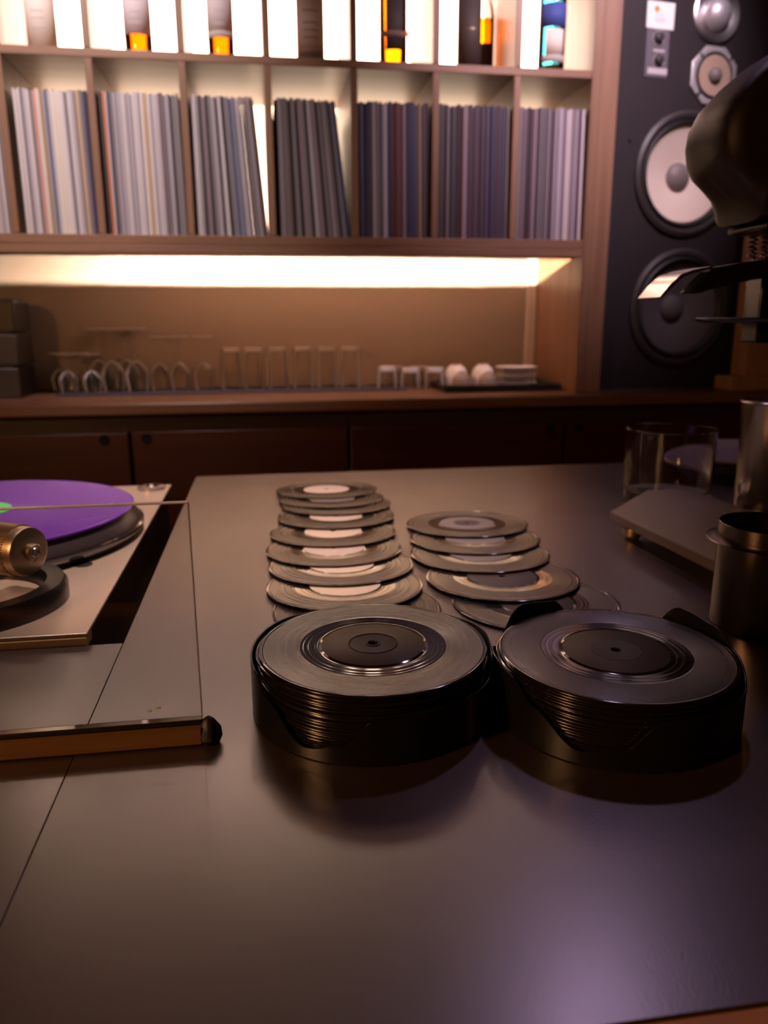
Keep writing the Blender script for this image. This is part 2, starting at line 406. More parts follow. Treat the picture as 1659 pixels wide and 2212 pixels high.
# record sleeves in the bays
sleeve_me = {}
def sleeve(th, h, colour, x, lean, label, group, taper=0):
    key = (th, colour, h, taper)
    if key not in sleeve_me:
        a, b = th/2, th/2-taper
        mb = MB().add([(-a, 0, 0), (a, 0, 0), (a, .313, 0), (-a, .313, 0), (-b, 0, h), (b, 0, h), (b, .313, h), (-b, .313, h)],
                      [(0,3,2,1),(4,5,6,7),(0,1,5,4),(1,2,6,5),(2,3,7,6),(3,0,4,7)])
        o = mb.build('record_sleeve', 'sleeve_'+colour.replace(' ', '_'), smooth=False)
        sleeve_me[key] = o.data
    else:
        o = bpy.data.objects.new('record_sleeve', sleeve_me[key]); C.objects.link(o)
    o.location = (x, 2.044+random.uniform(0, .008), zL+.0008); o.rotation_euler = (0, lean, 0)
    tag(o, label, 'record', group)
    return o
B_NAMES = ['cream-label bottle', 'lilac-label bottle', 'grey-edged-label bottle', 'green bottle', 'golden bottle', 'black bottle', 'blue-label bottle']
W_ = {0: 'pale grey,pale grey,slate grey,lavender grey,pale grey,dark brown,lavender grey,orange,off-white,tan,dusty blue,dusty blue,pale grey,off-white,off-white,off-white,pale grey,lavender grey,slate grey,pale grey,lavender grey,dark brown,tan,slate grey,navy blue,navy blue',
      1: 'charcoal,orange,navy blue,slate grey,lavender grey,slate grey,lavender grey,pale grey,slate grey,lavender grey,pale grey,pale grey,lavender grey,off-white,tan,off-white,lavender grey,pale grey,lavender grey,maroon,slate grey,lavender grey,charcoal,slate grey,slate grey,slate grey',
      2: 'lavender grey,pale grey,slate grey,charcoal,mauve,charcoal,slate grey,lavender grey,charcoal,lavender grey,pale grey,charcoal,slate grey,dusty blue,dusty blue,slate grey,lavender grey,slate grey,mauve,slate grey,lavender grey,dark brown,slate grey',
      3: 'dark brown,slate grey,mauve,slate grey,dark brown,charcoal,slate grey,charcoal,mauve,slate grey,charcoal,lavender grey,slate grey,mauve,charcoal,slate grey,lavender grey,slate grey,charcoal,slate grey,dusty blue,navy blue',
      4: 'dusty blue,navy blue,navy blue,charcoal,mauve,lavender grey,slate grey,charcoal,lavender grey,lavender grey,navy blue,charcoal,maroon,maroon,dark brown,maroon,mauve,navy blue,charcoal,navy blue,navy blue,dark brown,tan,charcoal,plum,charcoal',
      5: 'charcoal,charcoal,plum,slate grey,charcoal,charcoal,plum,charcoal,dark brown,mauve,charcoal,plum,plum,charcoal,plum,plum,charcoal,navy blue,plum,navy blue,plum,charcoal,plum,navy blue,charcoal,slate grey',
      6: 'slate grey,mauve,plum,charcoal,plum,mauve,charcoal,plum,slate grey,mauve,slate grey,plum,charcoal,mauve,lavender grey,lavender grey,mauve,lavender grey,pale grey,mauve,lavender grey,plum,lavender grey,pale grey'}
for b in range(7):
    a0, a1 = DIV[b+1]+.0085, DIV[b+2]-.0085
    base = W_[b].split(','); n = 40
    cols = [base[min(len(base)-1, max(0, int((i+random.uniform(-.45, .45))*len(base)/n)))] if base[int(i*len(base)/n)] != 'orange' else base[int(i*len(base)/n)] for i in range(n)]
    for q in range(1, n):
        if cols[q] == 'orange' and 'orange' in cols[:q]: cols[q] = 'pale grey'
    lean_max = {2: R_(4.6), 3: R_(6.2)}.get(b, R_(.6))
    x0 = a0 + .004; x1 = a1 - .003
    if b in (0,): x0 = a0 + .012
    if b in (2,): x1 = a1 - .002
    wide = x1 - x0
    step = wide/n
    for i, cname in enumerate(cols):
        lean = -lean_max*((i+.5)/n)
        th = round(step - .0004, 5); taper = round(.3165*lean_max/n/2, 6)
        h = random.choice([.313, .315, .316, .311])
        sleeve(th, h, cname, x0 + step*(i+.5), lean, f'{cname} record sleeve in the bay below the {B_NAMES[b]}', f'record sleeves below the {B_NAMES[b]}', taper)
for i in range(6):
    cname = ['slate grey', 'pale grey', 'lavender grey', 'pale grey', 'off-white', 'pale grey'][i]
    sleeve(.0055, .314, cname, DIV[1]-.0085-.006-.0075*i, -.004, f'{cname} record sleeve in the bay left of the one below the clear bottle', 'record sleeves in the outermost bay')

# bottles
def bottle(px, wpx, py, Yb, name, label, parts, r=None):
    p = ony(px, py, Yb)
    r = r or wpx/2*(ony(px, 60, Yb)-CAM).dot(FWD)/F_PX
    t = thing(name, label, 'bottle', (p.x, Yb, zA+.0006), group='bottles on the backlit shelf')
    parts(t, r)
    return t
def glass_shell(t, r, mat, h=.30, neck=.014):
    MB().lathe([(0, .004), (r*.7, .004), (r*.9, 0), (r, .006), (r, h*.62), (r*.85, h*.70), (neck*1.2, h*.80), (neck, h*.84), (neck, h*.96), (neck*1.15, h*.965), (neck*1.15, h), (0, h)], 40).build('glass', mat, t)
def cap(t, mat, h=.30, neck=.014): MB().lathe([(0, h-.03), (neck*1.25, h-.03), (neck*1.25, h+.012), (0, h+.012)], 24).build('cap', mat, t)
def liquid(t, r, mat, z1, z0=.009): MB().lathe([(0, z0), (r*.93, z0), (r*.93, z1), (0, z1)], 40).build('spirit', mat, t)
def wraplabel(t, r, mat, z0, z1, a0=-170, a1=-10, name='label', k=1.012):
    mb = MB(); n = 24
    v = []
    for i in range(n+1):
        a = R_(a0+(a1-a0)*i/n); v += [(r*k*math.cos(a), r*k*math.sin(a), z0), (r*k*math.cos(a), r*k*math.sin(a), z1)]
    mb.add(v, [(2*i, 2*i+2, 2*i+3, 2*i+1) for i in range(n)])
    o = mb.build(name, mat, t); md = o.modifiers.new('solid', 'SOLIDIFY'); md.thickness = .0004; md.offset = 1
    return o
def pb1(t, r):
    glass_shell(t, r, 'clear_glass'); liquid(t, r, 'red_liquor', .20); cap(t, 'black_matte')
    wraplabel(t, r, 'paper_white', .018, .165)
    for z in (.055, .075, .09, .12): wraplabel(t, r, 'print_grey', z, z+.003, -115, -65, 'print', 1.018)
def pb2(t, r):
    glass_shell(t, r, 'clear_glass'); liquid(t, r, 'amber_liquor', .19); cap(t, 'black_matte')
    wraplabel(t, r, 'paper_lilac', .058, .165); wraplabel(t, r, 'paper_brown', .053, .058, name='label_border')
    for z in (.075, .088, .10, .125): wraplabel(t, r, 'print_grey', z, z+.003, -115, -65, 'print', 1.018)
def pb3(t, r):
    glass_shell(t, r, 'clear_glass'); liquid(t, r, 'amber_liquor', .19); cap(t, 'black_matte')
    wraplabel(t, r, 'paper_lilac', .070, .165); wraplabel(t, r, 'paper_grey', .055, .070, name='label_border')
    for z in (.082, .095, .11): wraplabel(t, r, 'print_grey', z, z+.003, -115, -65, 'print', 1.018)
def pb4(t, r):
    glass_shell(t, r, 'green_glass'); cap(t, 'black_matte')
    wraplabel(t, r, 'paper_grey', .046, .17); wraplabel(t, r, 'paper_brown', .028, .046, name='label_border'); wraplabel(t, r, 'paper_dark', .014, .028, name='label_base')
    for z in (.062, .078, .094, .12): wraplabel(t, r, 'paper_brown', z, z+.003, -122, -58, 'print', 1.018)
def pb5(t, r):
    glass_shell(t, r, 'clear_glass'); liquid(t, r, 'gold_liquor', .20); cap(t, 'brass')
    wraplabel(t, r, 'paper_dark', .045, .16, -130, -55); wraplabel(t, r, 'paper_brown', .075, .088, -160, -40, 'label_band', 1.016)
    MB().lathe(disc(.009, 0, .002), 20).xf(Matrix.Translation((r*.95, -r*.55, .085)) @ Matrix.Rotation(R_(60), 4, 'Y')).build('seal', 'brass', t)
def pb6(t, r):
    glass_shell(t, r, 'dark_glass'); cap(t, 'black_matte')
    wraplabel(t, r, 'paper_dark', .02, .17, -175, -15)
    wraplabel(t, r, 'brass', .10, .103, -120, -70, 'print', 1.018)
def pb7(t, r):
    glass_shell(t, r, 'cyan_glass'); liquid(t, r, 'clear_glass', .15); cap(t, 'paper_blue')
    wraplabel(t, r, 'paper_white', .052, .11, -135, -55); wraplabel(t, r, 'paper_grey', .035, .052, -150, -40, 'label_border')
    wraplabel(t, r, 'paper_blue', .115, .17, -160, -30, 'neck_label', 1.02)
    MB().lathe([(0, .008), (r*.9, .008), (r*.9, .030), (0, .030)], 32).build('spirit', 'amber_liquor', t)
YB = 2.13
bottle(92, 62, 80, YB, 'spirit_bottle', 'clear spirit bottle with tall cream label and red-orange base', pb1)
bottle(299, 58, 80, YB, 'spirit_bottle', 'whisky bottle with lilac-white label above bright orange spirit', pb2)
bottle(477, 56, 80, YB, 'spirit_bottle', 'whisky bottle with grey-edged label above bright orange spirit and round base', pb3)
bottle(670, 60, 80, YB, 'spirit_bottle', 'green glass bottle with grey printed label and dark lower edge', pb4)
bottle(849, 60, 80, YB, 'spirit_bottle', 'golden-yellow whisky bottle with small dark label and seal', pb5)
bottle(1013, 52, 80, YB, 'spirit_bottle', 'nearly black bottle with dark label beside a thin amber bottle', pb6)
def pb8(t, r):
    glass_shell(t, r, 'clear_glass', .27, .010); liquid(t, r, 'gold_liquor', .16); cap(t, 'brass', .27, .010)
    wraplabel(t, r, 'paper_dark', .045, .10, -130, -60)
bottle(1047, 40, 80, YB+.085, 'spirit_bottle', 'slim amber bottle half hidden behind the nearly black bottle', pb8)
bottle(1192, 58, 80, YB, 'spirit_bottle', 'clear bottle with blue neck label and cyan tinted edges', pb7)

# ------------------------------------------------------------------ glassware on the counter
mat_p0 = ony(118, 850, 2.2); mat_p1 = ony(955, 850, 2.2)
m = MB().box(mat_p0.x, .40, 2.20, 2.36, CZ+.0004, CZ+.005).build('bar_mat', 'blue_mat', bevel=.0015)
tag(m, 'long dark blue rubber bar mat under the upturned glasses', 'mat')
GZ = CZ+.0056
def px2x(px, Yv): return ony(px, 800, Yv).x
def proto_put(proto, used, loc, label=None):
    o = proto if not used else copy_tree(proto)
    o.location = loc
    if label: o['label'] = label
    return o
def highball():
    t = thing('highball_glass', 'upturned tall straight clear tumbler in a row on the bar mat', 'glass', group='upturned highball glasses')
    h, r = .117, .029
    MB().lathe([(r, 0), (r*.93, h-.003), (r*.88, h), (0, h), (0, h-.012), (r*.84, h-.013), (r-.0016, 0)], 40, closed=True).build('wall', 'bar_glass', t)
    MB().lathe([(0, h-.0115), (r*.82, h-.0115), (r*.86, h-.005), (r*.82, h-.0008), (0, h-.0008)], 32).build('thick_base', 'glint_base', t)
    return t
hb = highball()
for i, px in enumerate((500, 549, 602, 655, 707, 757)):
    proto_put(hb, i > 0, (px2x(px, 2.29), 2.29, GZ))
def stem(label, group, h, rb, rf, hb_):
    t = thing('wine_glass', label, 'glass', group=group)
    # upturned: bowl mouth down on the mat
    prof = []
    for k in range(13):
        u = k/12; z = hb_*u
        r = rb*(.80+.2*math.sin(math.pi*min(u*1.25, 1)*.5)) if u < .45 else rb*math.cos((u-.45)/.55*math.pi/2)**.55
        prof.append((max(r, .0035), z))
    inner = [(max(r-.0012, .0), z-.0015 if z > .002 else z) for r, z in reversed(prof)]
    MB().lathe(prof+inner, 32, closed=True).build('bowl', 'bar_glass', t)
    MB().lathe([(.0035, hb_-.001), (.0032, h-.012), (.006, h-.005), (.0, h-.005)], 16).build('stem', 'bar_glass', t)
    MB().lathe([(0, h-.006), (.007, h-.005), (rf, h-.0022), (rf, h), (0, h)], 32).build('foot', 'glint_base', t)
    return t
s1 = stem('upturned short stemmed glass with small round bowl on the mat end', 'short upturned stemmed glasses', .105, .026, .027, .062)
for i, (px, yy) in enumerate(((130, 2.33), (146, 2.255), (178, 2.325), (198, 2.245))):
    proto_put(s1, i > 0, (px2x(px, yy), yy, GZ))
s2 = stem('upturned tall stemmed glass, foot highest of all the glassware', 'tall upturned stemmed glasses', .172, .034, .031, .086)
for i, (px, yy) in enumerate(((215, 2.352), (244, 2.272), (275, 2.352), (296, 2.266))):
    proto_put(s2, i > 0, (px2x(px, yy), yy, GZ))
s3 = stem('upturned stemmed glass of middle height with round bowl beside highballs', 'medium upturned stemmed glasses', .150, .030, .029, .078)
for i, (px, yy) in enumerate(((346, 2.29), (389, 2.29), (440, 2.29))):
    proto_put(s3, i > 0, (px2x(px, yy), yy, GZ))
rk = thing('rocks_glass', 'short clear upturned rocks glass between highballs and cups', 'glass', group='upturned rocks glasses')
MB().lathe([(.030, 0), (.028, .058), (.026, .062), (0, .062), (0, .048), (.0245, .047), (.0284, 0)], 36, closed=True).build('wall', 'bar_glass', rk)
MB().lathe([(0, .0485), (.0238, .0485), (.0245, .060), (0, .0612)], 28).build('thick_base', 'glint_base', rk)
for i, (px, yy) in enumerate(((836, 2.25), (886, 2.25), (938, 2.25), (850, 2.335), (905, 2.335))):
    proto_put(rk, i > 0, (px2x(px, yy), yy, GZ if px2x(px, yy) + .03 < .40 else CZ+.0006))
# tray, cups, saucers
tp0 = onz(962, 848, CZ); tp1 = onz(1215, 848, CZ)
tx0, tx1 = px2x(962, 2.12), px2x(1210, 2.12)
tray = thing('serving_tray', 'flat black rectangular tray holding cups and saucers', 'tray', ((tx0+tx1)/2, 2.21, CZ+.0006))
hw = (tx1-tx0)/2
MB().box(-hw, hw, -.095, .095, 0, .010).build('base', 'tray_black', tray, bevel=.002)
for y0, y1 in ((-.097, -.090), (.090, .097)): MB().box(-hw, hw, y0, y1, .0102, .019).build('rim', 'tray_black', tray, bevel=.0015)
for s in (-1, 1): MB().box(s*hw-.004, s*hw+.004, -.0895, .0895, .0102, .019).build('rim', 'tray_black', tray, bevel=.0015)
TRZ = CZ+.0112
def cup(mat, label, group):
    t = thing('cup', label, 'cup', group=group)
    MB().lathe([(.034, 0), (.036, .004), (.035, .025), (.029, .044), (.020, .053), (.016, .054), (.016, .058), (.012, .058), (.011, .0545), (0, .0545), (0, .050), (.02, .049), (.031, .030), (.032, 0)], 36, closed=True).build('bowl', mat, t)
    MB().tube([(.033, 0, .014), (.046, 0, .012), (.052, 0, .024), (.046, 0, .036), (.031, 0, .036)], .0035, 10).build('handle', mat, t)
    return t
c1 = cup('cream', 'upturned cream coffee cup at the back of the black tray', 'cream cups on the tray')
for i, px in enumerate((985, 1043)): o = proto_put(c1, i > 0, (px2x(px, 2.262), 2.262, TRZ)); o.rotation_euler.z = R_(70)
c2 = cup('cup_shade_brown', 'smaller upturned cream cup with shade painted in brown, before the cream cups', 'shade-painted cups on the tray')
for i, px in enumerate((997, 1054)): o = proto_put(c2, i > 0, (px2x(px, 2.166), 2.166, TRZ)); o.rotation_euler.z = R_(-20); o.scale = (.72, .72, .72)
for i in range(5):
    o = MB().lathe([(0, 0), (.030, 0), (.036, .003), (.058, .0085), (.060, .0095), (.058, .0105), (.035, .0055), (0, .0045)], 40).build('saucer', 'cream' if i % 2 == 0 else 'cup_shade_brown', loc=(px2x(1114, 2.215)+random.uniform(-.0015, .0015), 2.215, TRZ+.0106*i))
    tag(o, ('cream' if i % 2 == 0 else 'brown')+' saucer in the stack beside the cups on the tray', 'saucer', 'stacked saucers on the tray')
# dark boxes at the far left of the counter
for i, (pr, pt, pb) in enumerate(((42, 780, 848), (37, 707, 774), (28, 632, 700))):
    Yb = 2.24
    xr = ony(pr, (pt+pb)/2, Yb-.07).x
    z0, z1 = CZ+.0008+.0845*i, CZ+.0008+.0845*i+.078
    t = thing('wooden_crate', ['dark wooden box at the bottom of the stack beside stemmed glasses', 'dark wooden box in the middle of the stack beside stemmed glasses', 'dark wooden box on top of the stack beside stemmed glasses'][i], 'box', (xr-.1, Yb, z0))
    MB().box(-.1, .1, -.07, .07, 0, .078).build('body', 'tray_black', t, bevel=.003)
    MB().box(-.092, .085, -.062, .062, .0782, .0842).build('lid_ridge', 'tray_black', t)

# ------------------------------------------------------------------ loudspeaker
TH = R_(8)
SP0 = ony(1311, 480, 2.10)                 # left edge of the baffle
u = Vector((math.cos(TH), math.sin(TH), 0)); nrm = Vector((math.sin(TH), -math.cos(TH), 0))
spk = thing('loudspeaker', 'large black loudspeaker with white cone standing on the back counter', 'speaker', (SP0.x, SP0.y, CZ+.0008), (0, 0, TH))
SPI = Matrix.Translation(spk.location) @ Matrix.Rotation(TH, 4, 'Z')
SPI = SPI.inverted()
def bl(px, py, off=0): return SPI @ onplane(px, py, SP0+nrm*off, nrm)      # local point on the baffle plane (y ~ 0)
SPW, SPH = .52, 1.05
cab = MB().box(0, SPW, .0, .34, 0, SPH).build('cabinet', 'baffle', spk)
def cut(c, R, depth=.05):
    k = MB().lathe([(0, -.02), (R, -.02), (R, depth), (0, depth)], 64).xf(Matrix.Translation((c.x, 0, c.z)) @ Matrix.Rotation(R_(-90), 4, 'X')).build('cutter', 'baffle', spk)
    md = cab.modifiers.new('cut', 'BOOLEAN'); md.object = k; md.operation = 'DIFFERENCE'; md.solver = 'EXACT'
    bpy.context.view_layer.update()
    me = bpy.data.meshes.new_from_object(cab.evaluated_get(bpy.context.evaluated_depsgraph_get()))
    cab.modifiers.clear(); cab.data = me; bpy.data.objects.remove(k)
    me.polygons.foreach_set('use_smooth', [False]*len(me.polygons))
def ring_at(c, prof, name, mat, parent, seg=56, squash=None):
    mb = MB().lathe(prof, seg)
    mb.xf(Matrix.Translation((c.x, -.0005, c.z)) @ Matrix.Rotation(R_(90), 4, 'X'))
    return mb.build(name, mat, parent)
def woofer(cx, cy, ytop, ybot, cone, capm, name):
    top, bot = bl(cx, ytop), bl(cx, ybot); R = (top.z-bot.z)/2
    # horizontal centre from the outline, vertical from its extent
    c = Vector((bl(cx, (ytop+ybot)/2).x, 0, (top.z+bot.z)/2))
    wf = ring_at(c, [(R*.86, 0), (R*.88, .010), (R*.94, .013), (R, .008), (R, 0)], name, 'surround', spk)
    ring_at(c, [(R*.86, .001), (R*.855, .007), (R*.82, .012), (R*.78, .006), (R*.765, .001)], 'surround', 'black_matte', wf)
    cut(c, R*.86)
    pr = [(R*.855, .001), (R*.77, .0005)]
    for k in range(1, 9): pr.append((R*(.77-.55*k/8), .0005-.036*(k/8)**.8))
    pr.append((0, -.0365))
    ring_at(c, pr, 'cone', cone, wf)
    for k in (.30, .335, .37): ring_at(c, [(R*k, -.037+.045*(k-.22)), (R*(k+.008), -.0345+.045*(k-.22)), (R*(k+.016), -.037+.045*(k-.22))], 'cone_rib', cone, wf)
    rc = R*.235
    ring_at(c, [(rc*math.cos(a*math.pi/16), -.036+rc*.65*math.sin(a*math.pi/16)) for a in range(9)], 'dust_cap', capm, wf)
    return c, R
woofer(1480, 378, 238, 512, 'cone_white', 'dust_grey', 'woofer')
woofer(1466, 662, 536, 790, 'cone_dark', 'cone_dark', 'woofer')
# midrange with octagonal frame
a, b_ = bl(1490, 165), bl(1587, 165); c = (a+b_)/2; R = (b_.x-a.x)/2*1.02
md_ = MB(); pts = []
for k in range(8): an = R_(22.5+45*k); pts.append((c.x+R*1.06*math.cos(an), c.z+R*1.06*math.sin(an)))
mid = md_.prism(pts, -.007, .0005).build('midrange', 'silver_soft', spk, bevel=.003)
ring_at(c, [(R*.80, .0075), (R*.76, .011), (R*.70, .009), (R*.68, .0078)], 'surround', 'black_matte', mid)
ring_at(c, [(R*.69, .0088), (R*.30, .0079), (0, .0077)], 'cone', 'cone_tan', mid)
ring_at(c, [(R*.28*math.cos(q*math.pi/12), .0085+R*.24*math.sin(q*math.pi/12)) for q in range(7)], 'dust_cap', 'dust_grey', mid)
for k in range(4):
    an = R_(45+90*k); cc = Vector((c.x+R*.90*math.cos(an), 0, c.z+R*.90*math.sin(an)))
    ring_at(cc, [(0, .0072), (.005, .0072), (.005, .009), (0, .0098)], 'screw', 'silver', mid, 12)
# tweeter
a, b_ = bl(1497, 32), bl(1597, 32); c = (a+b_)/2; R = (b_.x-a.x)/2
tw = ring_at(c, [(R, 0), (R, .005), (R*.93, .008), (R*.62, .003), (R*.58, .0015)], 'tweeter', 'silver', spk)
ring_at(c, [(R*.56*math.cos(q*math.pi/16), .002+R*.45*math.sin(q*math.pi/16)) for q in range(9)], 'dome', 'silver_soft', tw)
ring_at(c, [(R*.60, .0015), (R*.585, .006), (R*.56, .0015)], 'dome_ring', 'silver', tw)
# control plate, knobs, name card
a, b_ = bl(1391, 165), bl(1447, 62)
pl = MB().box(a.x, b_.x, -.002, .0005, a.z, b_.z).build('control_plate', 'plate_grey', spk, bevel=.001)
for py in (83, 131):
    c = bl(1421, py)
    k = ring_at(c, [(.014, .0022), (.0135, .004), (.011, .004), (.0105, .012), (.009, .013), (0, .013)], 'knob', 'surround', pl, 24)
    ring_at(c, [(.0165, .0022), (.0163, .0032), (.0150, .0032), (.0148, .0022)], 'knob_ring', 'silver_soft', pl, 32)
    MB().box(c.x-.017, c.x+.017, -.0028, -.0022, c.z+.020, c.z+.025).build('print', 'print_grey', pl)
a, b_ = bl(1397, 159), bl(1440, 150)
MB().box(a.x, b_.x, -.0028, -.0022, a.z, b_.z).build('print', 'print_grey', pl)
a, b_ = bl(1395, 60), bl(1458, 8)
cardo = MB().box(a.x, b_.x, -.003, .0005, a.z, b_.z).build('name_card', 'white_card', spk, bevel=.0012)
MB().lathe(disc(.0072, 0, .0005), 20).xf(Matrix.Translation((bl(1418, 20).x, -.0031, bl(1418, 20).z)) @ Matrix.Rotation(R_(90), 4, 'X')).build('dot', 'orange_dot', cardo)
for py, hw2 in ((33, .012), (41, .016), (47, .016)):
    q = bl(1424, py); MB().box(q.x-hw2, q.x+hw2, -.0036, -.0031, q.z-.001, q.z+.001).build('print', 'print_grey', cardo)
MB().lathe([(.006, 0), (.005, .002), (0, .0015)], 16).xf(Matrix.Translation((bl(1361, 303).x, -.0005, bl(1361, 303).z)) @ Matrix.Rotation(R_(90), 4, 'X')).build('grille_socket', 'black_matte', spk)
# light wooden block right of the speaker
q0 = onz(1578, 846, CZ)
st = thing('wooden_stand', 'light brown wooden post on a stepped foot beside the loudspeaker', 'stand', (q0.x, 2.03, CZ+.0008))
MB().box(0, .24, -.03, .055, 0, .040).build('foot', 'stand_wood', st, bevel=.004)
MB().box(.045, .24, -.02, .05, .0405, .75).build('post', 'stand_wood', st, bevel=.003)

# ------------------------------------------------------------------ bar table
def bar_section(name, label, x0, x1, y1, base_y1):
    t = thing(name, label, 'table', ((x0+x1)/2, (.249+y1)/2, 0)); cx, cy = t.location.x, t.location.y
    def bx(nm, a0, a1, b0, b1, z0, z1, mat, bev): MB().box(a0-cx, a1-cx, b0-cy, b1-cy, z0, z1).build(nm, mat, t, bevel=bev)
    bx('top_panel', x0, x1, .2490, y1, TZ-.03, TZ, 'table_laminate', .0003)
    bx('edge_strip', x0, x1,   .2100, .2486, TZ-.04, TZ-.0002, 'edge_wood', .003)
    bx('base_cabinet', x0+.015, x1-.015, .30, base_y1, .002, TZ-.0305, 'dark_wood', .001)
bar_section('bar_table', 'deep dark laminate bar table carrying the fanned records and holders', -.1407, 1.55, 1.50, 1.46)
bar_section('bar_counter', 'shallow dark laminate counter section under the acrylic guard', -1.2, -.1413, .697, .655)
tl = MB().box(-1.19, -.1265, .661, 1.46, .002, TZ-.16).build('turntable_cabinet', 'dark_wood', bevel=.002)
tag(tl, 'low dark wooden cabinet under the turntable in the table cut-out', 'cabinet')

# acrylic guard
PY = .506
gx1 = onz(440, 1600, TZ).x
gtop = ony(411, 1090, PY).z
g = thing('acrylic_guard', 'clear upright acrylic sheet in a thin wooden rail before the turntable', 'guard', (gx1-.3, PY, TZ+.0005))
RH = .0175
MB().box(-.7, .3, -.004, .008, 0, RH-.004).build('rail', 'rail_wood', g, bevel=.0012)
MB().box(-.7, .3, .0, .008, RH-.0038, RH).build('glue_line', 'black_glue', g, bevel=.001)
MB().box(-.7, .2998, .0010, .0060, RH+.0002, gtop-TZ).build('sheet', 'acrylic', g)
MB().box(-.7, .2998, .0010, .0060, gtop-TZ+.0001, gtop-TZ+.0009).build('top_edge', 'acrylic_edge', g)
MB().box(.2999, .3005, .0012, .0058, RH+.0002, gtop-TZ).build('side_edge', 'acrylic_edge', g)
bb = MB().lathe([(0, -.0005), (.007, -.0005), (.0085, .004), (.0075, .011), (.004, .017), (0, .020)], 14)
random.seed(3); bb.v = [(x*random.uniform(.85, 1.15)+.3045, y*random.uniform(.8, 1.1)+.002, max(z, 0)) for x, y, z in bb.v]
bb.build('glue_blob', 'black_glue', g)
for px, py in ((322, 1537), (341, 1530)):
    q = ony(px, py, PY+.0008)
    MB().lathe([(0, 0), (.0024, 0), (.001, .0004), (0, .0005)], 8).xf(Matrix.Translation((q.x-gx1+.3, .0008, q.z-TZ)) @ Matrix.Rotation(R_(90), 4, 'X') @ Matrix.Diagonal((1, .4, 1, 1))).build('scratch', 'white_card', g)

# ------------------------------------------------------------------ turntable
PZ = CAM.z - .2785                     # deck top, about a centimetre above the table
fr = onz(187, 1369, PZ); br = onz(381, 1046, PZ)
TX1, TY0, TY1 = fr.x, fr.y, br.y
tt = thing('turntable', 'champagne metal studio turntable with gold wood edge and black platter', 'turntable', (-.43, (TY0+TY1)/2, TZ-.159))
ox, oy, oz = tt.location
def T_(x0, x1, y0, y1, z0, z1, name, mat, bev=.001): return MB().box(x0-ox, x1-ox, y0-oy, y1-oy, z0-oz, z1-oz).build(name, mat, tt, bevel=bev)
T_(-.70, TX1, TY0+.0012, TY1, PZ-.0035, PZ, 'top_plate', 'plate_champagne', .0008)
T_(-.70, TX1-.0006, TY0, TY0+.022, PZ-.0135, PZ-.0037, 'wood_edge', 'gold_wood')
T_(-.69, TX1-.006, TY0+.023, TY1-.01, TZ-.155, PZ-.0038, 'plinth', 'dark_wood', .002)
for fx in (-.65, -.22):
    for fy in (TY0+.06, TY1-.06): MB().lathe(disc(.02, 0, .0035, .001), 24).build('foot', 'rubber', tt, (fx-ox, fy-oy, 0))
PC = Vector((-.388, 1.052))
plz = CAM.z-.262
MB().lathe([(.06, PZ+.0005-oz), (.205, PZ+.0005-oz), (.210, PZ+.004-oz), (.2145, plz-.004-oz), (.2145, plz-.0015-oz), (.212, plz-oz), (.195, plz-.0012-oz), (.06, plz-.0012-oz)], 96, closed=True).build('platter', 'vinyl_lp', tt, (PC.x-ox, PC.y-oy, 0))
MB().lathe([(0, plz-.0010-oz), (.194, plz-.0010-oz), (.211, plz+.0002-oz), (.2095, plz+.004-oz), (.199, plz+.016-oz), (.190, plz+.017-oz), (0, plz+.017-oz)], 96).build('sub_platter', 'platter_side', tt, (PC.x-ox, PC.y-oy, 0))
pd_ = MB().lathe([(.0042, 0), (.199, 0), (.203, .0015), (.203, .004), (.200, .0055), (.197, .005), (.055, .005), (.0042, .005)], 112, closed=True).build('platter_disc', 'purple_vinyl', tt, (PC.x-ox, PC.y-oy, plz+.0172-oz))
pd_['label'] = 'translucent purple platter disc'
MB().lathe([(.0042, .0052), (.048, .0052), (.048, .0060), (.0042, .0060)], 64, closed=True).build('label', 'green_label', pd_)
MB().lathe([(0, .0), (.0035, .0), (.003, .016), (0, .017)], 12).build('spindle', 'steel', tt, (PC.x-ox, PC.y-oy, plz+.0172-oz))
# tonearm base ring, tonearm and counterweight
AB = Vector((-.304, .792)); ar = .0925
abz = PZ-oz+.0003
MB().lathe([(ar, abz), (ar, abz+.015), (ar-.004, abz+.021), (ar-.020, abz+.021), (ar-.024, abz+.012), (ar-.024, abz)], 72, closed=True).build('arm_base_ring', 'black_plastic', tt, (AB.x-ox, AB.y-oy, 0))
MB().lathe([(0, abz), (ar-.0245, abz), (ar-.0245, abz+.004), (0, abz+.004)], 64).build('arm_base_plate', 'plate_champagne', tt, (AB.x-ox, AB.y-oy, 0))
wc = onz(66, 1192, CAM.z-.226)         # end face of the counterweight
ax = Vector((-.86, .50, .0)).normalized()   # from the end face towards the pivot
wl = Vector((wc.x-ox, wc.y-oy, wc.z-oz))
rotm = ax.to_track_quat('Z', 'X').to_matrix().to_4x4()
MB().tube([wl+ax*.03, wl+ax*.12, wl+ax*.36], .006, 14).build('tonearm', 'steel', tt)
cw = MB().lathe([(0, 0), (.020, 0), (.0245, .002), (.0255, .005), (.0255, .046), (.023, .048), (0, .048)], 64).xf(Matrix.Translation(wl) @ rotm).build('counterweight', 'brass', tt)
MB().lathe([(0, -.0075), (.0075, -.0075), (.009, -.006), (.009, .0002), (0, .0002)], 32).xf(Matrix.Translation(wl) @ rotm).build('end_cap', 'brass', cw)
MB().lathe([(.0050, -.0084), (.0056, -.0074), (.0032, -.0074), (.0036, -.0084)], 24, closed=True).xf(Matrix.Translation(wl) @ rotm).build('cap_ring', 'steel', cw)
kn = MB()
